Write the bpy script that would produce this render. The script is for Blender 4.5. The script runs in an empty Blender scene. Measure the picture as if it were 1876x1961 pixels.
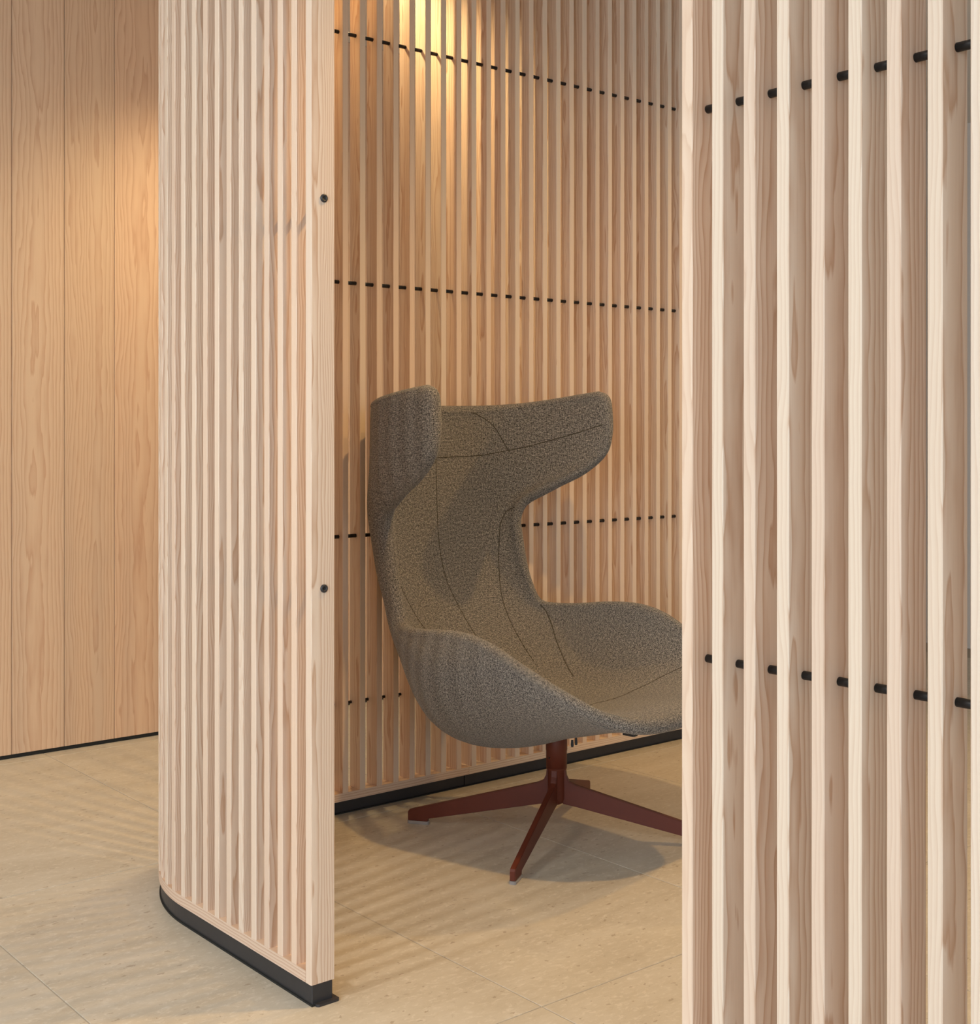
import bpy, bmesh, math, random
import numpy as np
from mathutils import Vector, Matrix

H = 1.12                       # eye height in metres; plan positions below are in eye heights
YAW = math.radians(39.55)
scene = bpy.context.scene
COL = scene.collection
random.seed(7)

# ---------------------------------------------------------------- camera
cam = bpy.data.cameras.new('camera')
cam.sensor_fit = 'HORIZONTAL'; cam.sensor_width = 36.0
cam.lens = 2504 / 1876 * 36.0
cam.shift_y = -(980.5 - 826) / 1876
cam.clip_start = 0.02
co = bpy.data.objects.new('camera', cam); COL.objects.link(co)
co.location = (0, 0, H); co.rotation_euler = (math.pi/2, 0, -YAW)
scene.camera = co

def W(x, y):                   # plan point given right / ahead of the camera spot (metres) -> room axes
    c, s = math.cos(YAW), math.sin(YAW)
    return (c*x + s*y, -s*x + c*y)

# ---------------------------------------------------------------- world and lamps
wd = bpy.data.worlds.new('world'); scene.world = wd; wd.use_nodes = True
wd.node_tree.nodes['Background'].inputs[0].default_value = (0.86, 0.92, 1.0, 1)
wd.node_tree.nodes['Background'].inputs[1].default_value = 0.14

def area(name, loc, rot, sx, sy, power, col):
    l = bpy.data.lights.new(name, 'AREA'); l.shape = 'RECTANGLE'; l.size = sx; l.size_y = sy
    l.energy = power; l.color = col
    o = bpy.data.objects.new(name, l); COL.objects.link(o); o.location = loc; o.rotation_euler = rot
    return o
def spot(name, loc, aim, power, col, angle=90, blend=0.6, rad=0.03):
    l = bpy.data.lights.new(name, 'SPOT'); l.energy = power; l.color = col
    l.spot_size = math.radians(angle); l.spot_blend = blend; l.shadow_soft_size = rad
    o = bpy.data.objects.new(name, l); COL.objects.link(o); o.location = loc
    d = Vector(aim) - Vector(loc); o.rotation_euler = d.to_track_quat('-Z', 'Y').to_euler()
    return o
WARM = (1.0, 0.60, 0.215)
# window daylight from the left of the room and from behind the camera
area('window_light', (-4.3, -1.0, 1.5), (0, math.radians(-90), 0), 2.6, 5.2, 250, (0.76, 0.87, 1.0))
area('rear_window_light', (-0.2, -3.7, 1.6), (math.radians(90), 0, 0), 4.4, 2.4, 74, (0.84, 0.91, 1.0))
# recessed ceiling downlights, plus added fill spots for the wall and left floor
spot('downlight_behind_screen', (2.02*H, 3.10*H, 2.62), (2.02*H, 3.12*H, 0), 40, (1.0, .72, .36), 162, 1.0, 0.03)
bx, by = W(0.51, 2.66)
spot('downlight_inside', (bx, by, 2.62), (bx + .15, by + .35, 0.0), 94, WARM, 124, 1.0, 0.035)
bx, by = W(1.87, 4.34)
spot('downlight_far_inside', (bx, by, 2.62), (bx - 1.6, by + .1, 0.2), 85, WARM, 125, 1.0, 0.035)
spot('wall_fill_spot', (2.45, 3.72, 2.66), (2.15, 4.49, .85), 44, (1.0, .79, .47), 92, 1.0, 0.06)  # added spot that puts the warm pool of light on the boards
bx, by = W(-2.2, .85)
spot('downlight_outside', (bx, by, 2.62), (bx + 1.8, by + .3, .6), 125, (1.0, .92, .82), 110, 1.0, 0.09)
bx, by = W(-1.75, 2.5)
spot('left_floor_fill', (bx, by, 2.62), (bx - .2, by - .1, 0), 40, (1.0, .90, .78), 120, 1.0, 0.18)  # added soft fill to brighten the floor outside the curved screen

scene.view_settings.view_transform = 'Standard'
scene.view_settings.look = 'None'
scene.view_settings.gamma = 1.0
scene.view_settings.exposure = 0.0
scene.view_settings.use_curve_mapping = False

# ---------------------------------------------------------------- materials
class NT:
    def __init__(s, name):
        s.m = bpy.data.materials.new(name); s.m.use_nodes = True
        s.t = s.m.node_tree; s.b = s.t.nodes['Principled BSDF']
    def n(s, typ, **kw):
        o = s.t.nodes.new(typ)
        for k, v in kw.items():
            if k.startswith('i_'):
                o.inputs[k[2:].replace('_', ' ')].default_value = v
            else: setattr(o, k, v)
        return o
    def l(s, a, b): s.t.links.new(a, b)
    def val(s, x):
        return x
    def math(s, op, a, b=None, c=None, clamp=False):
        o = s.n('ShaderNodeMath', operation=op); o.use_clamp = clamp
        for i, v in enumerate((a, b, c)):
            if v is None: continue
            if isinstance(v, (int, float)): o.inputs[i].default_value = v
            else: s.l(v, o.inputs[i])
        return o.outputs[0]
    def mix(s, f, a, b, mode='MIX'):
        o = s.n('ShaderNodeMix', data_type='RGBA', blend_type=mode)
        for key, v in ((0, f), (6, a), (7, b)):
            if isinstance(v, (int, float, tuple)): o.inputs[key].default_value = v
            else: s.l(v, o.inputs[key])
        return o.outputs[2]
    def noise(s, vec, scale, detail=3, rough=0.5, dist=0.0):
        o = s.n('ShaderNodeTexNoise'); o.inputs['Scale'].default_value = scale
        o.inputs['Detail'].default_value = detail; o.inputs['Roughness'].default_value = rough
        o.inputs['Distortion'].default_value = dist
        s.l(vec, o.inputs['Vector']); return o.outputs[0]
    def mapping(s, vec, loc=(0,0,0), scale=(1,1,1)):
        o = s.n('ShaderNodeMapping'); o.inputs['Location'].default_value = loc
        o.inputs['Scale'].default_value = scale; s.l(vec, o.inputs['Vector']); return o.outputs[0]
    def ramp(s, f, stops):
        o = s.n('ShaderNodeValToRGB'); e = o.color_ramp.elements
        while len(e) < len(stops): e.new(0.5)
        for k, (p, c) in enumerate(stops):
            e[k].position = p; e[k].color = c if len(c) == 4 else (*c, 1)
        s.l(f, o.inputs[0]); return o.outputs[0]
    def bump(s, h, strength, dist=0.001):
        o = s.n('ShaderNodeBump'); o.inputs['Strength'].default_value = strength
        o.inputs['Distance'].default_value = dist
        s.l(h, o.inputs['Height']); s.l(o.outputs[0], s.b.inputs['Normal'])

def wood(name, ring=0.0034, late=(.56, .355, .225), early=(.80, .66, .525), contrast=0.84, warp=0.008, far=0.05, flat='x', figure=1.0, horizontal=False):
    """Sawn softwood: growth rings round a leaning, wandering pith, cut by the faces of the piece."""
    N = NT(name)
    tc = N.n('ShaderNodeTexCoord'); oi = N.n('ShaderNodeObjectInfo')
    wn = N.n('ShaderNodeTexWhiteNoise', noise_dimensions='1D'); N.l(oi.outputs['Random'], wn.inputs['W'])
    sep = N.n('ShaderNodeSeparateColor'); N.l(wn.outputs['Color'], sep.inputs[0])
    r1, r2, r3 = sep.outputs
    # random shift of the solid texture per piece
    off = N.n('ShaderNodeVectorMath', operation='MULTIPLY_ADD')
    N.l(wn.outputs['Color'], off.inputs[0]); off.inputs[1].default_value = (0, 0, 37.0)
    N.l(tc.outputs['Object'], off.inputs[2])
    P = off.outputs[0]
    sp = N.n('ShaderNodeSeparateXYZ'); N.l(P, sp.inputs[0])
    w1 = N.noise(N.mapping(P, scale=(1, 1, 6) if horizontal else (4, 4, .9/figure)), 1.5, 3, .55)
    w2 = N.noise(N.mapping(P, loc=(5, 2, 9), scale=(3, 3, 16) if horizontal else (12, 12, 2.2/figure)), 1.5, 3, .6)
    w3 = N.noise(N.mapping(P, loc=(1, 7, 3), scale=(8, 8, 60) if horizontal else (60, 60, 4.0)), 1.5, 2, .5)
    u, v = (0, 1) if flat == 'x' else (1, 0)        # u: the axis the broad face looks along
    cv = N.math('MULTIPLY_ADD', N.math('SUBTRACT', r1, .5), far*1.0, N.math('MULTIPLY', N.math('SUBTRACT', w1, .5), .05))
    cu = N.math('MULTIPLY_ADD', r2, far, far*.35)
    dx = N.math('SUBTRACT', sp.outputs[v], cv); dy = N.math('ADD', sp.outputs[u], cu)
    rad = N.math('SQRT', N.math('ADD', N.math('MULTIPLY', dx, dx), N.math('MULTIPLY', dy, dy)))
    if horizontal: rad = sp.outputs[2]
    rad = N.math('MULTIPLY_ADD', N.math('SUBTRACT', w2, .5), warp, rad)
    rad = N.math('MULTIPLY_ADD', N.math('SUBTRACT', w1, .5), warp*2.0, rad)
    rad = N.math('MULTIPLY_ADD', N.math('SUBTRACT', w3, .5), warp*.25, rad)
    ph = N.math('FRACT', N.math('DIVIDE', rad, ring))
    prof = N.ramp(ph, [(0.0, (0, 0, 0)), (.35, (.10, .10, .10)), (.72, (.55, .55, .55)), (.90, (1, 1, 1)), (1.0, (0, 0, 0))])
    fine = N.noise(N.mapping(P, scale=(9, 9, 700) if horizontal else (700, 700, 5)), 1.0, 2, .6)
    # edge grain (narrow faces) shows far weaker bands than the flat-sawn broad faces
    sn = N.n('ShaderNodeSeparateXYZ'); N.l(tc.outputs['Normal'], sn.inputs[0])
    broad = N.math('MULTIPLY_ADD', N.math('ABSOLUTE', sn.outputs[u]), contrast*.62, contrast*.38)
    f = N.math('MULTIPLY', prof, contrast if horizontal else broad)
    f = N.math('ADD', f, N.math('MULTIPLY', N.math('SUBTRACT', fine, .5), .28), clamp=True)
    c = N.mix(f, (*early, 1), (*late, 1))
    # board to board tone: some pinker, some more yellow, some paler
    tone = N.ramp(r3, [(0, (1.02, .95, .90)), (.35, (1, 1, 1)), (.7, (.985, .985, .965)), (1, (.94, .885, .855))])
    c = N.mix(1.0, c, tone, 'MULTIPLY')
    N.l(c, N.b.inputs['Base Color'])
    N.b.inputs['Roughness'].default_value = .55
    N.b.inputs['Specular IOR Level'].default_value = .35
    N.bump(fine, .25, .0006)
    return N.m

M = {}
M['slat'] = wood('slat_wood')
M['slat_near'] = wood('near_slat_wood', ring=.0062, warp=.015, contrast=.85)
M['panel'] = wood('panel_wood', ring=.0105, late=(.54, .32, .20), early=(.71, .515, .35), contrast=.72, warp=.026, far=.06, flat='y', figure=1.3)
M['rail'] = wood('rail_wood', ring=.007, warp=.008, horizontal=True)

def plain(name, col, rough=.5, metal=0.0, spec=.5, noise=0.0):
    N = NT(name)
    N.b.inputs['Roughness'].default_value = rough; N.b.inputs['Metallic'].default_value = metal
    N.b.inputs['Specular IOR Level'].default_value = spec
    tc = N.n('ShaderNodeTexCoord')
    nz = N.noise(tc.outputs['Object'], 60, 4, .6)
    lo = tuple(x*(1-noise) for x in col); hi = tuple(min(1, x*(1+noise)) for x in col)
    N.l(N.mix(nz, (*lo, 1), (*hi, 1)), N.b.inputs['Base Color'])
    return N.m
M['black'] = plain('black_coated_steel', (.030, .030, .033), .42, noise=.15)
M['dowel'] = plain('black_dowel', (.010, .010, .010), .45, spec=.4, noise=.1)
M['seal'] = plain('black_sealant', (.012, .014, .013), .7, noise=.3)
M['rust'] = plain('rust_red_powder_coat', (.115, .024, .011), .48, spec=.35, noise=.10)
M['white'] = plain('white_paint', (.80, .79, .76), .8, noise=.02)
M['grout'] = plain('grout', (.44, .385, .31), .9, noise=.1)
M['seamcloth'] = plain('seam_thread', (.070, .062, .048), .95, spec=.1, noise=.4)
M['bracket'] = plain('black_plastic', (.01, .01, .01), .5)
def glide():
    N = NT('clear_glide'); N.b.inputs['Base Color'].default_value = (.62, .60, .60, 1)
    N.b.inputs['Roughness'].default_value = .12; N.b.inputs['Transmission Weight'].default_value = .55
    return N.m
M['glide'] = glide()

def stone():
    N = NT('limestone')
    tc = N.n('ShaderNodeTexCoord'); oi = N.n('ShaderNodeObjectInfo')
    ad = N.n('ShaderNodeVectorMath', operation='MULTIPLY_ADD')
    wn = N.n('ShaderNodeTexWhiteNoise', noise_dimensions='1D'); N.l(oi.outputs['Random'], wn.inputs['W'])
    N.l(wn.outputs['Color'], ad.inputs[0]); ad.inputs[1].default_value = (20, 20, 0); N.l(tc.outputs['Object'], ad.inputs[2])
    P = ad.outputs[0]
    big = N.noise(N.mapping(P, scale=(1, 3.2, 1)), 3.0, 6, .62, .4)
    c = N.ramp(big, [(.28, (.485, .43, .335)), (.5, (.55, .495, .395)), (.72, (.60, .55, .455))])
    med = N.noise(N.mapping(P, scale=(1, 2.0, 1)), 42, 5, .75, .6)
    c = N.mix(N.ramp(med, [(.52, (0, 0, 0)), (.68, (1, 1, 1))]), c, (.66, .61, .515, 1))
    c = N.mix(N.ramp(med, [(.30, (.8, .8, .8)), (.40, (0, 0, 0))]), c, (.43, .37, .285, 1))
    # small fossil flecks
    vo = N.n('ShaderNodeTexVoronoi'); vo.inputs['Scale'].default_value = 105; vo.inputs['Randomness'].default_value = 1
    dn = N.n('ShaderNodeVectorMath', operation='MULTIPLY_ADD')
    nn = N.n('ShaderNodeTexNoise'); nn.inputs['Scale'].default_value = 70; nn.inputs['Detail'].default_value = 3; N.l(P, nn.inputs['Vector'])
    N.l(nn.outputs['Color'], dn.inputs[0]); dn.inputs[1].default_value = (.02, .02, .0); N.l(N.mapping(P, scale=(.6, 1.1, 1)), dn.inputs[2])
    N.l(dn.outputs[0], vo.inputs['Vector'])
    sel = N.n('ShaderNodeSeparateColor'); N.l(vo.outputs['Color'], sel.inputs[0])
    size = N.math('MULTIPLY', N.math('POWER', sel.outputs[0], 6.0), .46)
    spot_ = N.math('LESS_THAN', vo.outputs['Distance'], size)
    fc = N.mix(N.math('GREATER_THAN', sel.outputs[1], .55), (.32, .25, .18, 1), (.66, .60, .50, 1))
    c = N.mix(N.math('MULTIPLY', spot_, .6), c, fc)
    N.l(c, N.b.inputs['Base Color'])
    N.l(N.ramp(med, [(0, (.36, .36, .36)), (1, (.52, .52, .52))]), N.b.inputs['Roughness'])
    N.b.inputs['Specular IOR Level'].default_value = .4
    N.bump(med, .12, .0012)
    return N.m
M['stone'] = stone()

def tweed():
    N = NT('tweed_upholstery')
    uv = N.n('ShaderNodeUVMap'); uv.uv_map = 'UVMap'
    wob = N.n('ShaderNodeTexNoise'); wob.inputs['Scale'].default_value = 140; wob.inputs['Detail'].default_value = 2; N.l(uv.outputs[0], wob.inputs['Vector'])
    ad = N.n('ShaderNodeVectorMath', operation='MULTIPLY_ADD')
    N.l(wob.outputs['Color'], ad.inputs[0]); ad.inputs[1].default_value = (.0016, .0016, 0); N.l(uv.outputs[0], ad.inputs[2])
    sp = N.n('ShaderNodeSeparateXYZ'); N.l(ad.outputs[0], sp.inputs[0])
    k = 2*math.pi/.0050
    a = N.math('SINE', N.math('MULTIPLY', N.math('ADD', sp.outputs[0], sp.outputs[1]), k))
    b = N.math('SINE', N.math('MULTIPLY', N.math('SUBTRACT', sp.outputs[0], sp.outputs[1]), k))
    chk = N.math('MULTIPLY_ADD', N.math('MULTIPLY', a, b), .50, .5, clamp=False)
    n1 = N.noise(uv.outputs[0], 300, 3, .75)
    n2 = N.noise(uv.outputs[0], 130, 3, .6)
    f = N.math('ADD', chk, N.math('MULTIPLY', N.math('SUBTRACT', n1, .5), 2.2))
    f = N.math('ADD', f, N.math('MULTIPLY', N.math('SUBTRACT', n2, .5), .8), clamp=True)
    c = N.ramp(f, [(.20, (.013, .013, .014)), (.54, (.088, .085, .080)), (.88, (.50, .46, .395))])
    N.l(c, N.b.inputs['Base Color'])
    N.b.inputs['Roughness'].default_value = .95; N.b.inputs['Specular IOR Level'].default_value = .1
    N.b.inputs['Sheen Weight'].default_value = .15; N.b.inputs['Sheen Roughness'].default_value = .6
    N.bump(f, .22, .0012)
    return N.m
M['tweed'] = tweed()

# ---------------------------------------------------------------- helpers
def link(name, mesh, mat=None, parent=None, loc=(0,0,0), rz=0.0, rot=None):
    o = bpy.data.objects.new(name, mesh); COL.objects.link(o)
    o.location = loc; o.rotation_euler = rot if rot else (0, 0, rz)
    if mat and not mesh.materials: mesh.materials.append(mat)
    if parent: o.parent = parent
    return o
def empty(name, loc=(0,0,0), rz=0.0, label=None, cat=None, group=None, kind=None):
    o = bpy.data.objects.new(name, None); COL.objects.link(o); o.location = loc; o.rotation_euler = (0, 0, rz)
    o.empty_display_size = .1
    tag(o, label, cat, group, kind); return o
def tag(o, label=None, cat=None, group=None, kind=None):
    if label: o['label'] = label
    if cat: o['category'] = cat
    if group: o['group'] = group
    if kind: o['kind'] = kind
def mesh_of(name, verts, faces, smooth=False):
    me = bpy.data.meshes.new(name); me.from_pydata([tuple(v) for v in verts], [], faces); me.update()
    if smooth:
        for p in me.polygons: p.use_smooth = True
    return me
def box_mesh(name, sx, sy, z0, z1, ch=0.0):
    """Box centred in x and y, with chamfered upright edges."""
    hx, hy = sx/2, sy/2
    if ch > 0:
        ring = [(hx-ch, -hy), (hx, -hy+ch), (hx, hy-ch), (hx-ch, hy), (-hx+ch, hy), (-hx, hy-ch), (-hx, -hy+ch), (-hx+ch, -hy)]
    else:
        ring = [(hx, -hy), (hx, hy), (-hx, hy), (-hx, -hy)]
    n = len(ring)
    v = [(x, y, z0) for x, y in ring] + [(x, y, z1) for x, y in ring]
    f = [(i, (i+1) % n, n+(i+1) % n, n+i) for i in range(n)] + [tuple(range(n))[::-1], tuple(range(n, 2*n))]
    return mesh_of(name, v, f)
def tile_mesh(name, sx, sy, t, ch):
    """Flat slab with top edges chamfered, top at z = 0, centred."""
    hx, hy = sx/2, sy/2
    v = []
    for (ex, z) in ((0, -t), (0, -ch), (ch, 0)):
        v += [(hx-ex, -hy+ex, z), (hx-ex, hy-ex, z), (-hx+ex, hy-ex, z), (-hx+ex, -hy+ex, z)]
    f = []
    for k in (0, 4):
        f += [(k+i, k+(i+1) % 4, k+4+(i+1) % 4, k+4+i) for i in range(4)]
    f += [(3, 2, 1, 0), (8, 9, 10, 11)]
    return mesh_of(name, v, f)
def lathe(name, prof, n=32, smooth=True):
    v, f = [], []
    for r, z in prof:
        v += [(r*math.cos(2*math.pi*i/n), r*math.sin(2*math.pi*i/n), z) for i in range(n)]
    for k in range(len(prof)-1):
        f += [(k*n+i, k*n+(i+1) % n, (k+1)*n+(i+1) % n, (k+1)*n+i) for i in range(n)]
    f += [tuple(range(n))[::-1], tuple(range((len(prof)-1)*n, len(prof)*n))]
    me = mesh_of(name, v, f, smooth)
    if smooth:
        for p in me.polygons:
            if len(p.vertices) > 4: p.use_smooth = False
    return me
def sweep(name, path, z0, z1):
    """Closed strip: path is a list of ((x,y) outer, (x,y) inner)."""
    v, f = [], []
    for (ox, oy), (ix, iy) in path:
        v += [(ox, oy, z0), (ox, oy, z1), (ix, iy, z1), (ix, iy, z0)]
    n = len(path)
    for k in range(n-1):
        a, b = 4*k, 4*k+4
        for i in range(4):
            j = (i+1) % 4
            f.append((a+i, b+i, b+j, a+j))
    f += [(0, 1, 2, 3), (4*n-1, 4*n-2, 4*n-3, 4*n-4)]
    me = mesh_of(name, v, f)
    bm = bmesh.new(); bm.from_mesh(me); bmesh.ops.recalc_face_normals(bm, faces=bm.faces); bm.to_mesh(me); bm.free()
    return me

# ---------------------------------------------------------------- the room
ZC = 2.712
def slab(name, x0, x1, y0, y1, z0, z1, mat, kind='structure', parent=None):
    me = mesh_of(name, [(x, y, z) for z in (z0, z1) for x, y in ((x0, y0), (x1, y0), (x1, y1), (x0, y1))],
                 [(3, 2, 1, 0), (4, 5, 6, 7), (0, 1, 5, 4), (1, 2, 6, 5), (2, 3, 7, 6), (3, 0, 4, 7)])
    o = link(name, me, mat, parent)
    if kind: o['kind'] = kind
    return o
A_WALL = 4.01*H
X0, X1, Y0 = -4.4, 6.2, -3.8
floor = slab('floor', X0, X1, Y0, A_WALL+.12, -.10, -.0016, M['grout'])
tag(floor, 'beige limestone floor of large rectangular tiles with fine joints')
TB, TA = .6315*H, 1.13*H
tmesh = tile_mesh('tile', TB-.003, TA-.003, .02, .0008)
for i in range(-7, 9):
    for j in range(-4, 2):
        b0 = .885*H + i*TB; a0 = 1.695*H + j*TA
        if b0 < X0 or b0+TB > X1 or a0 < Y0: continue
        if a0 + TA > A_WALL + .2: continue
        link('tile', tmesh, M['stone'], floor, (b0+TB/2, a0+TA/2, 0))
cut = A_WALL + .006 - (1.695*H + 2*TA)          # narrow cut tiles against the boarded wall
cmesh = tile_mesh('tile', TB-.003, cut-.003, .02, .0008)
for i in range(-7, 9):
    b0 = .885*H + i*TB
    if b0 < X0 or b0+TB > X1: continue
    link('tile', cmesh, M['stone'], floor, (b0+TB/2, 1.695*H + 2*TA + cut/2, 0))
ceiling = slab('ceiling', X0, X1, Y0, A_WALL+.12, ZC, ZC+.1, M['white'])
tag(ceiling, 'plain white ceiling')

wall = slab('wall_back', X0, X1, A_WALL+.03, A_WALL+.12, 0, ZC, M['seal'])
tag(wall, 'wall clad in tall pale pine boards behind the slatted screen')
PW = .1644*H
pmesh = box_mesh('board', PW-.0022, .024, .014, ZC-.002, .0006)
for k in range(-14, 24):
    b0 = 1.4178*H + k*PW
    if b0 < X0+.02 or b0+PW > X1: continue
    link('board', pmesh, M['panel'], wall, (b0+PW/2, A_WALL+.013, 0))
bb = slab('baseboard_back', X0, X1, A_WALL+.006, A_WALL+.030, 0, .0135, M['seal'])
tag(bb, 'thin black recessed strip under the pine boards')
wr = slab('wall_right', X1, X1+.1, Y0, A_WALL+.12, 0, ZC, M['white'])
tag(wr, 'plain white wall at the far right, out of view')

# ---------------------------------------------------------------- slatted screens
B0, DEP = 1.205, .048                 # outer plane of the long sides, slat depth
AIN = 2.865                           # inner plane of the back side
AOUT = AIN + DEP
ACOR = 2.44; R = AOUT - ACOR; BCEN = B0 + R
SW = .0178
ZK, ZR = .038, .0590                  # top of kick, top of rail
ZT = 2.708
def XY(b, a): return (b*H, a*H)
slat_me = box_mesh('slat', SW*H, DEP*H, ZR*H, ZT-.012, .0012)      # local x = across, local y = depth (outer side is -y)
post_me = box_mesh('end_post', .0190*H, DEP*H, ZK*H, ZT, .0012)
PB = .0537
def dowel_mesh(name, length):
    n = 14; r = .0056; v, f = [], []
    for x in (-length/2, length/2):
        v += [(x, r*math.cos(2*math.pi*i/n), r*math.sin(2*math.pi*i/n)) for i in range(n)]
    f = [(i, (i+1) % n, n+(i+1) % n, n+i) for i in range(n)] + [tuple(range(n))[::-1], tuple(range(n, 2*n))]
    me = mesh_of(name, v, f)
    for p in me.polygons:
        if len(p.vertices) == 4: p.use_smooth = True
    return me
dow_side = dowel_mesh('dowel', (.0478-.017)*H)
dow_back = dowel_mesh('dowel', (PB-.017)*H)
DROW = (2.043, 1.390, .725)
DIN = .0278                            # dowel axis behind the outer face

def put_slat(parent, b, a, ang, me=None):
    """(b, a) = centre of the outer face; ang = direction of local +x in the plan."""
    nx, ny = -math.sin(ang), math.cos(ang)      # local +y (towards the inside)
    return link((me or slat_me).name.split('.')[0], me or slat_me, M['slat'], parent, ((b+nx*DEP/2)*H, (a+ny*DEP/2)*H, 0), ang)
def put_dowel(parent, p, q, z, me):
    ang = math.atan2(q[1]-p[1], q[0]-p[0])
    return link('dowel', me, M['dowel'], parent, ((p[0]+q[0])/2*H, (p[1]+q[1])/2*H, z*H), ang)

def stations():
    """Outer-face centres from the end post round the corner along the back: (b, a, angle of local x, inward normal)."""
    out = []
    e = 1.9458
    for k in range(9): out.append((B0, e + .0673 - SW/2 + .0478*k, 'side'))
    return out
SIDE_ANG = -math.pi/2                  # local x = -a, local y = +b (inwards)
BACK_ANG = math.pi                     # local x = -b, local y = -a (inwards)

# curved screen: end post, side, corner and the first part of the back
scrA = empty('slatted_screen', (0, 0, 0), 0,
             'pale pine slatted screen curving from the near end post round behind the armchair', 'screen', 'vertical pine slat screens around the booth')
E0 = 1.9458
pts = []                               # (b, a, ang) per slat, outer-face centre
put_slat(scrA, B0, E0 + .0095, SIDE_ANG, post_me)
pts.append((B0, E0 + .0095, SIDE_ANG))
for k in range(9):
    pts.append((B0, E0 + .0673 - SW/2 + .0478*k, SIDE_ANG))
s0 = (pts[-1][1] + .0478) - ACOR
k = 0
while True:
    s = s0 + .0468*k; th = s/R
    if th > math.radians(88.5): break
    n = (-math.cos(th), math.sin(th))               # outward
    pts.append((BCEN + n[0]*R, ACOR + n[1]*R, SIDE_ANG - th)) if th > 0 else pts.append((B0, ACOR + s, SIDE_ANG))
    k += 1
for k in range(-3, 8):
    pts.append((1.8872 + PB*k - SW/2, AOUT, BACK_ANG))
for (b, a, g) in pts[1:]:
    put_slat(scrA, b, a, g)
def dowel_pt(p, d=DIN):
    return (p[0] - math.sin(p[2])*d, p[1] + math.cos(p[2])*d)
def run_dowels(parent, pts, rows, d=DIN, rad=None):
    for z in rows:
        for p, q in zip(pts[:-1], pts[1:]):
            P, Q = dowel_pt(p, d), dowel_pt(q, d)
            gap = math.hypot(Q[0]-P[0], Q[1]-P[1])
            put_dowel(parent, P, Q, z, dow_back if gap > .0505 else dow_side)
run_dowels(scrA, pts, DROW)
small = dowel_mesh('dowel', (PB-.016)*H)
for p, q in zip(pts[-11:-1], pts[-10:]):
    P, Q = dowel_pt(p, .006), dowel_pt(q, .006)
    o = put_dowel(scrA, P, Q, .283, small); o.scale = (1, .8, .8)

def pathA(do, di, a_start, b_end):
    """Plan path of a strip between depth do and di behind the outer face."""
    path = [((B0+do, a_start), (B0+di, a_start)), ((B0+do, ACOR), (B0+di, ACOR))]
    for i in range(1, 49):
        th = math.radians(90)*i/48
        n = (-math.cos(th), math.sin(th))
        path.append(((BCEN+n[0]*(R-do), ACOR+n[1]*(R-do)), (BCEN+n[0]*(R-di), ACOR+n[1]*(R-di))))
    path.append(((b_end, AOUT-do), (b_end, AOUT-di)))
    return [((o[0]*H, o[1]*H), (i[0]*H, i[1]*H)) for o, i in path]
SEAM = 2.290
link('bottom_rail', sweep('bottom_rail', pathA(0, DEP, E0+.0192, SEAM-.0004), ZK*H, ZR*H), M['rail'], scrA)
link('top_rail', sweep('top_rail', pathA(0, DEP, E0+.0192, SEAM-.0004), ZT-.012, ZT), M['rail'], scrA)
link('kick_base', sweep('kick_base', pathA(.005, .026, E0+.003, SEAM-.0004), .0, ZK*H-.0005), M['black'], scrA)
kb = link('kick_foot', box_mesh('kick_foot', .034, (DEP-.006)*H, 0, ZK*H-.001, .002), M['black'], scrA, ((B0+.005)*H+.0225, (E0+.004)*H+.016, 0), math.pi/2)
link('floor_plate', box_mesh('floor_plate', .052, .050, 0, .005, .004), M['black'], scrA, ((B0+.005)*H+.030, (E0+.001)*H+.016, 0))
link('sealant_bead', sweep('sealant_bead', pathA(.002, .031, E0+.001, SEAM-.0004), .0, .0035), M['seal'], scrA)
# bolts in the end post
bolt = lathe('bolt', [(.0035, .0012), (.0035, .0034), (.0065, .0034), (.0082, .0022), (.0082, -.002)], 24)
bolt_head = lathe('bolt_socket', [(.0022, .0014), (.0022, .0026), (.0012, .0026)], 6, False)
for z in (1.407, .7255, 2.06):
    o = link('bolt', bolt, M['black'], scrA, (1.2305*H, E0*H, z*H), rot=(math.pi/2, 0, 0))
    link('bolt_socket', bolt_head, M['seal'], o, (0, 0, 0))

# straight screen behind the armchair
scrB = empty('slatted_screen', (0, 0, 0), 0,
             'straight slatted pine screen behind the armchair, right of the joint in its bottom rail', 'screen', 'vertical pine slat screens around the booth')
ptsB = [(1.8872 + PB*k - SW/2, AOUT, BACK_ANG) for k in range(8, 46)]
for p in ptsB: put_slat(scrB, *p)
run_dowels(scrB, ptsB, DROW)
P0, P1 = dowel_pt(pts[-1]), dowel_pt(ptsB[0])
for z in DROW: put_dowel(scrB, P0, P1, z, dow_back)
BE = ptsB[-1][0] + SW/2
def pathB(do, di): return [((SEAM+.0004)*H, (AOUT-do)*H), ((SEAM+.0004)*H, (AOUT-di)*H)], [(BE*H, (AOUT-do)*H), (BE*H, (AOUT-di)*H)]
link('bottom_rail', sweep('bottom_rail', pathB(0, DEP), ZK*H, ZR*H), M['rail'], scrB)
link('top_rail', sweep('top_rail', pathB(0, DEP), ZT-.012, ZT), M['rail'], scrB)
link('kick_base', sweep('kick_base', pathB(.008, .028), 0, ZK*H-.0005), M['black'], scrB)
link('sealant_bead', sweep('sealant_bead', pathB(.006, .032), 0, .003), M['seal'], scrB)

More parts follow.
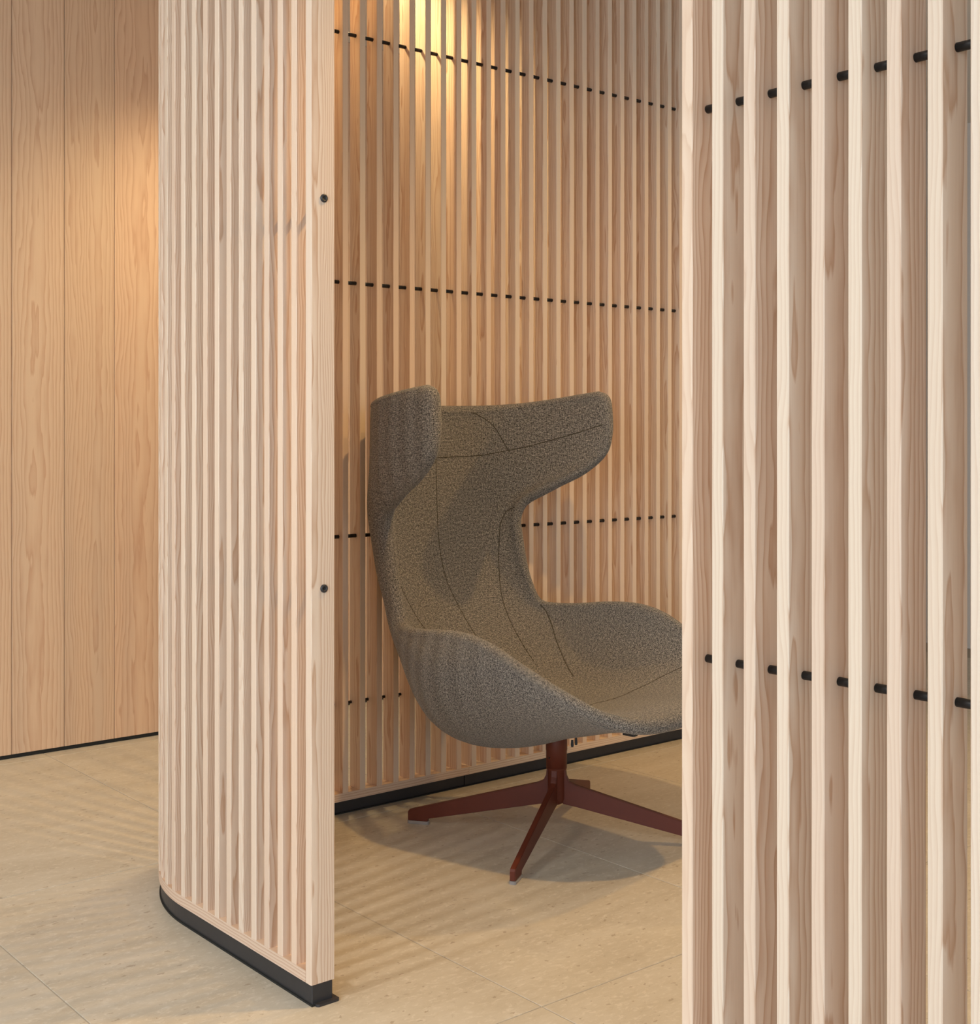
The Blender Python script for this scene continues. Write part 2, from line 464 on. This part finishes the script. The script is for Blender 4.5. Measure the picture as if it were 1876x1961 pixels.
# near right screen
scrC = empty('slatted_screen', (0, 0, 0), 0,
             'closest slatted pine screen, wide pale slats filling the right edge', 'screen', 'vertical pine slat screens around the booth')
C0 = .90376*1.195; PC = .0478; BC = 1.195
ptsC = [(BC, C0 - .0160/2 - PC*k, SIDE_ANG) for k in range(0, 14)]
slatC = box_mesh('slat', .0172*H, DEP*H, ZR*H, ZT-.012, .0012)
slatC.materials.append(M['slat_near'])
for p in ptsC: put_slat(scrC, *p, me=slatC)
run_dowels(scrC, ptsC, (2.05, 1.3935, .7225))
CE = ptsC[-1][1] - .0086; CS = ptsC[0][1] + .0086
def pathC(do, di, e=0): return [(((BC+do)*H, (CE+e)*H), ((BC+di)*H, (CE+e)*H)), (((BC+do)*H, (CS-e)*H), ((BC+di)*H, (CS-e)*H))]
link('bottom_rail', sweep('bottom_rail', pathC(0, DEP), ZK*H, ZR*H), M['rail'], scrC)
link('top_rail', sweep('top_rail', pathC(0, DEP), ZT-.012, ZT), M['rail'], scrC)
link('kick_base', sweep('kick_base', pathC(.005, DEP-.008, .004), 0, ZK*H-.0005), M['black'], scrC)

# ---------------------------------------------------------------- armchair
CX, CY = W(.185, 3.64)
chair = empty('armchair', (CX, CY, 0), -YAW - math.radians(41),
              'high-backed grey tweed swivel armchair with wide head wings on a rust red four-star base', 'armchair')
# key rows of the inner surface: centre (u, z), handle1 (u, v, z), handle2 (u, v, z), edge (u, v, z)
K = [
 # C            K1                  K2                   E
 ((-.455,1.176),(-.462,.25,1.176),(-.41,.352,1.190),(-.130,.360,1.226)),
 ((-.459,1.158),(-.466,.25,1.158),(-.41,.356,1.170),(-.106,.365,1.214)),
 ((-.460,1.130),(-.467,.25,1.130),(-.41,.356,1.140),(-.100,.366,1.170)),
 ((-.461,1.085),(-.467,.25,1.085),(-.41,.354,1.090),(-.100,.366,1.112)),
 ((-.461,1.040),(-.466,.25,1.040),(-.41,.348,1.036),(-.118,.363,1.058)),
 ((-.460,.995),(-.465,.24,.995),(-.42,.336,.982),(-.180,.346,1.008)),
 ((-.459,.950),(-.463,.23,.950),(-.43,.316,.936),(-.275,.316,.964)),
 ((-.457,.905),(-.462,.21,.905),(-.44,.294,.895),(-.358,.280,.914)),
 ((-.455,.860),(-.460,.20,.860),(-.44,.278,.850),(-.380,.262,.852)),
 ((-.450,.800),(-.455,.18,.800),(-.43,.270,.785),(-.370,.262,.785)),
 ((-.438,.735),(-.445,.18,.735),(-.41,.266,.715),(-.356,.264,.718)),
 ((-.412,.665),(-.420,.18,.660),(-.37,.266,.645),(-.332,.270,.650)),
 ((-.360,.590),(-.370,.18,.580),(-.33,.278,.575),(-.298,.285,.590)),
 ((-.295,.515),(-.305,.18,.500),(-.27,.298,.520),(-.246,.312,.580)),
 ((-.215,.440),(-.225,.19,.420),(-.20,.322,.475),(-.170,.340,.583)),
 ((-.120,.390),(-.130,.21,.372),(-.12,.345,.445),(-.085,.361,.592)),
 ((-.010,.372),(-.010,.22,.358),(-.03,.352,.430),( .010,.370,.594)),
 (( .090,.375),( .090,.22,.363),( .08,.350,.430),( .095,.372,.577)),
 (( .190,.390),( .190,.22,.380),( .18,.340,.430),( .180,.366,.540)),
 (( .280,.404),( .280,.21,.398),( .27,.322,.430),( .262,.352,.502)),
 (( .350,.414),( .350,.20,.408),( .335,.300,.430),( .325,.332,.472)),
 (( .405,.416),( .405,.18,.413),( .395,.272,.424),( .370,.304,.446)),
 (( .440,.408),( .440,.16,.407),( .435,.225,.414),( .400,.268,.426)),
]
K = np.array([[(c[0], 0.0, c[1]), k1, k2, e] for c, k1, k2, e in K])    # rows x 4 x 3
def cr(t):
    """Catmull-Rom through the key rows, t in [0, len-1]."""
    n = len(K); i = min(int(t), n-2); f = t - i
    p0 = K[max(i-1, 0)]; p1 = K[i]; p2 = K[i+1]; p3 = K[min(i+2, n-1)]
    return .5*((2*p1) + (-p0+p2)*f + (2*p0-5*p1+4*p2-p3)*f*f + (-p0+3*p1-3*p2+p3)*f**3)
def surf(t, s):
    c = cr(t); a = abs(s); sg = 1 if s >= 0 else -1
    b = (1-a)**3*c[0] + 3*(1-a)**2*a*c[1] + 3*(1-a)*a*a*c[2] + a**3*c[3]
    return np.array((b[0], sg*b[1], b[2]))
NR, NS = 110, 61
TT = np.linspace(0, len(K)-1, NR); SS = np.linspace(-1, 1, NS)
G = np.array([[surf(t, s) for s in SS] for t in TT])
def normals(G):
    dt = np.gradient(G, axis=0); ds = np.gradient(G, axis=1)
    n = np.cross(dt, ds); n /= np.linalg.norm(n, axis=2, keepdims=True) + 1e-9
    return n
Nn = normals(G)
# make the normal point towards the sitter: at the back centre it must face +u
if Nn[40, NS//2, 0] < 0: Nn = -Nn
for _ in range(6):                     # steady the normals near the rounded corners of the outline
    Nn[:, 0] = Nn[:, 2]; Nn[:, -1] = Nn[:, -3]; Nn[:, 1] = Nn[:, 2]; Nn[:, -2] = Nn[:, -3]
    Nn[-1] = Nn[-4]; Nn[-2] = Nn[-4]; Nn[-3] = Nn[-4]; Nn[0] = Nn[3]; Nn[1] = Nn[3]; Nn[2] = Nn[3]
    A = Nn.copy(); A[1:-1, 1:-1] = .4*Nn[1:-1, 1:-1] + .15*(Nn[2:, 1:-1]+Nn[:-2, 1:-1]+Nn[1:-1, 2:]+Nn[1:-1, :-2])
    Nn = A/np.linalg.norm(A, axis=2, keepdims=True)
tk = np.interp(TT, [0, 4, 8, 11, 13, 15, 17, 19, 21, 22], [.044, .050, .054, .056, .086, .155, .080, .060, .048, .042])
ed = np.interp(TT, [0, 4, 7, 10, 13, 17, 22], [.036, .036, .038, .040, .036, .034, .034])
prof = 1 - np.abs(SS)**2.8
TH = ed[:, None] + (tk-ed)[:, None]*prof[None, :]
O = G - Nn*TH[:, :, None]
# smooth the outer skin a little so the notch under the wings stays soft
for _ in range(10):
    O2 = O.copy()
    O2[1:-1, 1:-1] = .5*O[1:-1, 1:-1] + .125*(O[2:, 1:-1]+O[:-2, 1:-1]+O[1:-1, 2:]+O[1:-1, :-2])
    O = O2
V = []; F = []; UV = []
def cum(G, ax):
    d = np.linalg.norm(np.diff(G, axis=ax), axis=2)
    z = np.zeros((1, G.shape[1])) if ax == 0 else np.zeros((G.shape[0], 1))
    return np.concatenate([z, np.cumsum(d, axis=ax)], axis=ax)
def uvgrid(G):
    u = cum(G, 1); u = u - u[:, NS//2:NS//2+1]
    v = cum(G, 0)[:, NS//2][:, None] + 0*u
    return np.stack([u, v], axis=2)
gi, go = uvgrid(G), uvgrid(O)
base_i = 0
for i in range(NR):
    for j in range(NS): V.append(G[i, j]); UV.append(gi[i, j])
base_o = len(V)
for i in range(NR):
    for j in range(NS): V.append(O[i, j]); UV.append(go[i, j] + (3, 0))
I = lambda i, j: base_i + i*NS + j
OO = lambda i, j: base_o + i*NS + j
for i in range(NR-1):
    for j in range(NS-1):
        F.append((I(i, j), I(i+1, j), I(i+1, j+1), I(i, j+1)))
        F.append((OO(i, j), OO(i, j+1), OO(i+1, j+1), OO(i+1, j)))
# rounded rim
loop = [(0, j) for j in range(NS)] + [(i, NS-1) for i in range(1, NR)] + [(NR-1, j) for j in range(NS-2, -1, -1)] + [(i, 0) for i in range(NR-2, 0, -1)]
NL = len(loop)
LP = np.array([G[i, j] for i, j in loop]); LN = np.array([Nn[i, j] for i, j in loop])
for _ in range(4): LPs = (LP + np.roll(LP, 1, 0) + np.roll(LP, -1, 0))/3
tan = np.roll(LPs, -2, 0) - np.roll(LPs, 2, 0)
OD = np.cross(tan, LN); OD /= np.linalg.norm(OD, axis=1, keepdims=True)+1e-9
q0 = loop.index((40, NS-1))
if np.dot(OD[q0], G[40, -1]-G[40, -3]) < 0: OD = -OD
for _ in range(5): OD = (OD + np.roll(OD, 1, 0) + np.roll(OD, -1, 0))/3
rim = []; MR = 5
for m in range(1, MR+1):
    ang = math.pi*m/(MR+1); row = []
    for q, (i, j) in enumerate(loop):
        a, b = G[i, j], O[i, j]; c = (a+b)/2; r = (a-b)/2
        row.append(len(V)); V.append(c + r*math.cos(ang) + OD[q]*np.linalg.norm(r)*math.sin(ang)*.8)
        UV.append(gi[i, j] + (0, .0) + np.array((.012*m, .004*m)))
    rim.append(row)
first = [I(i, j) for i, j in loop]; last = [OO(i, j) for i, j in loop]
rows = [first] + rim + [last]
NF = len(F)
for a, b in zip(rows[:-1], rows[1:]):
    for q in range(NL):
        F.append((a[q], a[(q+1) % NL], b[(q+1) % NL], b[q]))
me = mesh_of('upholstered_shell', V, F, True)
uvl = me.uv_layers.new(name='UVMap')
run = [0.0]
for q in range(NL): run.append(run[-1] + np.linalg.norm(np.array(V[first[(q+1) % NL]]) - np.array(V[first[q]])))
n_rim = NL*(MR+1)
for k, p in enumerate(me.polygons):
    if k < NF:
        for li in p.loop_indices: uvl.data[li].uv = UV[me.loops[li].vertex_index]
    else:
        m, q = divmod(k-NF, NL); w = .0105
        for li, uvv in zip(p.loop_indices, ((run[q], m*w), (run[q+1], m*w), (run[q+1], (m+1)*w), (run[q], (m+1)*w))):
            uvl.data[li].uv = (uvv[0], uvv[1] + 7)
bm = bmesh.new(); bm.from_mesh(me); bmesh.ops.recalc_face_normals(bm, faces=bm.faces); bm.to_mesh(me); bm.free()
link('upholstered_shell', me, M['tweed'], chair)

def normal_at(t, s):
    e = 1e-3
    s = max(-1+2e-3, min(1-2e-3, s)); t = max(2e-3, min(len(K)-1-2e-3, t))
    a = surf(t+e, s)-surf(t-e, s); b = surf(t, s+e)-surf(t, s-e)
    n = np.cross(a, b); n /= np.linalg.norm(n)+1e-12
    ref = Nn[int(round(t/(len(K)-1)*(NR-1))), int(round((s+1)/2*(NS-1)))]
    return n if np.dot(n, ref) > 0 else -n
def seam(ts, name='seam', r=.0018, n=60):
    """Stitched seam lying on the inner surface through (t, s) stations."""
    ts = np.array(ts, float); q = np.linspace(0, len(ts)-1, n)
    tt = np.interp(q, range(len(ts)), ts[:, 0]); ss = np.interp(q, range(len(ts)), ts[:, 1])
    for _ in range(3):
        tt[1:-1] = (tt[:-2]+tt[1:-1]+tt[2:])/3; ss[1:-1] = (ss[:-2]+ss[1:-1]+ss[2:])/3
    P = np.array([surf(t, s) + normal_at(t, s)*(-.0006) for t, s in zip(tt, ss)])
    v, f = [], []; m = 6
    for k in range(n):
        d = P[min(k+1, n-1)]-P[max(k-1, 0)]; d /= np.linalg.norm(d)+1e-12
        nn = normal_at(tt[k], ss[k]); bb_ = np.cross(d, nn)
        rr = r*(1.15 if k % 2 else .75)
        for i in range(m):
            a = 2*math.pi*i/m; v.append(P[k] + rr*(math.cos(a)*nn + math.sin(a)*bb_))
    for k in range(n-1):
        f += [(k*m+i, k*m+(i+1) % m, (k+1)*m+(i+1) % m, (k+1)*m+i) for i in range(m)]
    return link(name, mesh_of(name, v, f, True), M['seamcloth'], chair)
seam([(3.9, 0.0), (8, 0.0), (12, 0.0), (15, 0), (17, 0)], n=110)
for sg in (1, -1):
    seam([(7.5, .99*sg), (7.7, .82*sg), (8.4, .72*sg), (9.5, .66*sg), (10.5, .58*sg), (11.5, .48*sg), (12.6, .39*sg), (14.1, .30*sg)], n=110)
    seam([(.02, .22*sg), (.5, .27*sg), (2.0, .39*sg), (3.75, .50*sg)], n=60)
    seam([(12.2, .99*sg), (12.9, .83*sg), (13.8, .62*sg), (14.8, .44*sg), (15.3, .36*sg)], n=70)
seam([(2.5, -.99), (2.9, -.85), (3.4, -.63), (3.9, -.3), (4.0, 0), (3.9, .3), (3.4, .63), (2.9, .85), (2.5, .99)], n=140)
seam([(18.4, -.68), (17.9, -.52), (17.5, -.3), (17.4, 0), (17.5, .3), (17.9, .52), (18.4, .68)], n=90)

# swivel column, hub, four tapered blade legs
col_me = lathe('column', [(.029, .185), (.029, .232), (.030, .235), (.030, .300), (.026, .303), (.026, .33)], 40)
link('column', col_me, M['rust'], chair)
hub_me = lathe('hub', [(.010, .083), (.020, .088), (.0245, .10), (.0245, .178), (.0285, .182), (.0285, .190)], 40)
link('hub', hub_me, M['rust'], chair)
link('set_screw', lathe('set_screw', [(.002, 0), (.002, .003)], 12), M['bracket'], chair, (-.002, -.0285, .216), rot=(math.pi/2, 0, .0))
def leg_mesh():
    # side profile (r, z) of the blade
    L = .431
    top = [(.018, .184), (.0262, .184), (.0285, .164), (.036, .149), (.052, .141), (L-.012, .0415), (L-.003, .038), (L, .032)]
    bot = [(L, .008), (L-.058, .008), (L-.060, .0165), (.055, .080), (.018, .086)]
    prof = top + bot
    hw = lambda r: .0078 - .0006*(r/L)
    v = [(r, -hw(r), z) for r, z in prof] + [(r, hw(r), z) for r, z in prof]
    n = len(prof)
    f = [(i, (i+1) % n, n+(i+1) % n, n+i) for i in range(n)] + [tuple(range(n)), tuple(range(n, 2*n))[::-1]]
    me = mesh_of('leg', v, f)
    bm = bmesh.new(); bm.from_mesh(me)
    bmesh.ops.recalc_face_normals(bm, faces=bm.faces)
    bmesh.ops.bevel(bm, geom=[e for e in bm.edges if e.calc_face_angle(0) > .9], offset=.0015, segments=2, affect='EDGES')
    bm.to_mesh(me); bm.free(); return me
leg_me = leg_mesh()
glide_me = box_mesh('glide', .062, .0175, 0, .0085, .003)
for ang in (166, 252.5, 346, 74):
    lo = link('leg', leg_me, M['rust'], chair, (0, 0, 0), math.radians(ang + 41))
    link('glide', glide_me, M['glide'], lo, (.431-.030, 0, 0))
# zip pulls and fixing tab under the seat
def seat_under(u, v):
    """Height of the outer skin under (u, v)."""
    d = (O[50:, :, 0]-u)**2 + (O[50:, :, 1]-v)**2
    i, j = np.unravel_index(np.argmin(d), d.shape); return O[50+i, j, 2]
zip_me = mesh_of('zip_pull', [(-.003,-.001,0),(.003,-.001,0),(.0042,-.001,-.014),(.0030,-.001,-.020),(-.0030,-.001,-.020),(-.0042,-.001,-.014),
                              (-.003,.001,0),(.003,.001,0),(.0042,.001,-.014),(.0030,.001,-.020),(-.0030,.001,-.020),(-.0042,.001,-.014)],
                 [(0,1,2,3,4,5),(11,10,9,8,7,6)]+[(i,(i+1)%6,6+(i+1)%6,6+i) for i in range(6)])
for u, v in ((.078, -.03), (.091, -.03)):
    link('zip_pull', zip_me, M['bracket'], chair, (u, v, seat_under(u, v)-.004), math.radians(41))
link('fixing_tab', box_mesh('fixing_tab', .036, .020, -.008, .006, .003), M['bracket'], chair, (.36, -.16, seat_under(.36, -.16)))
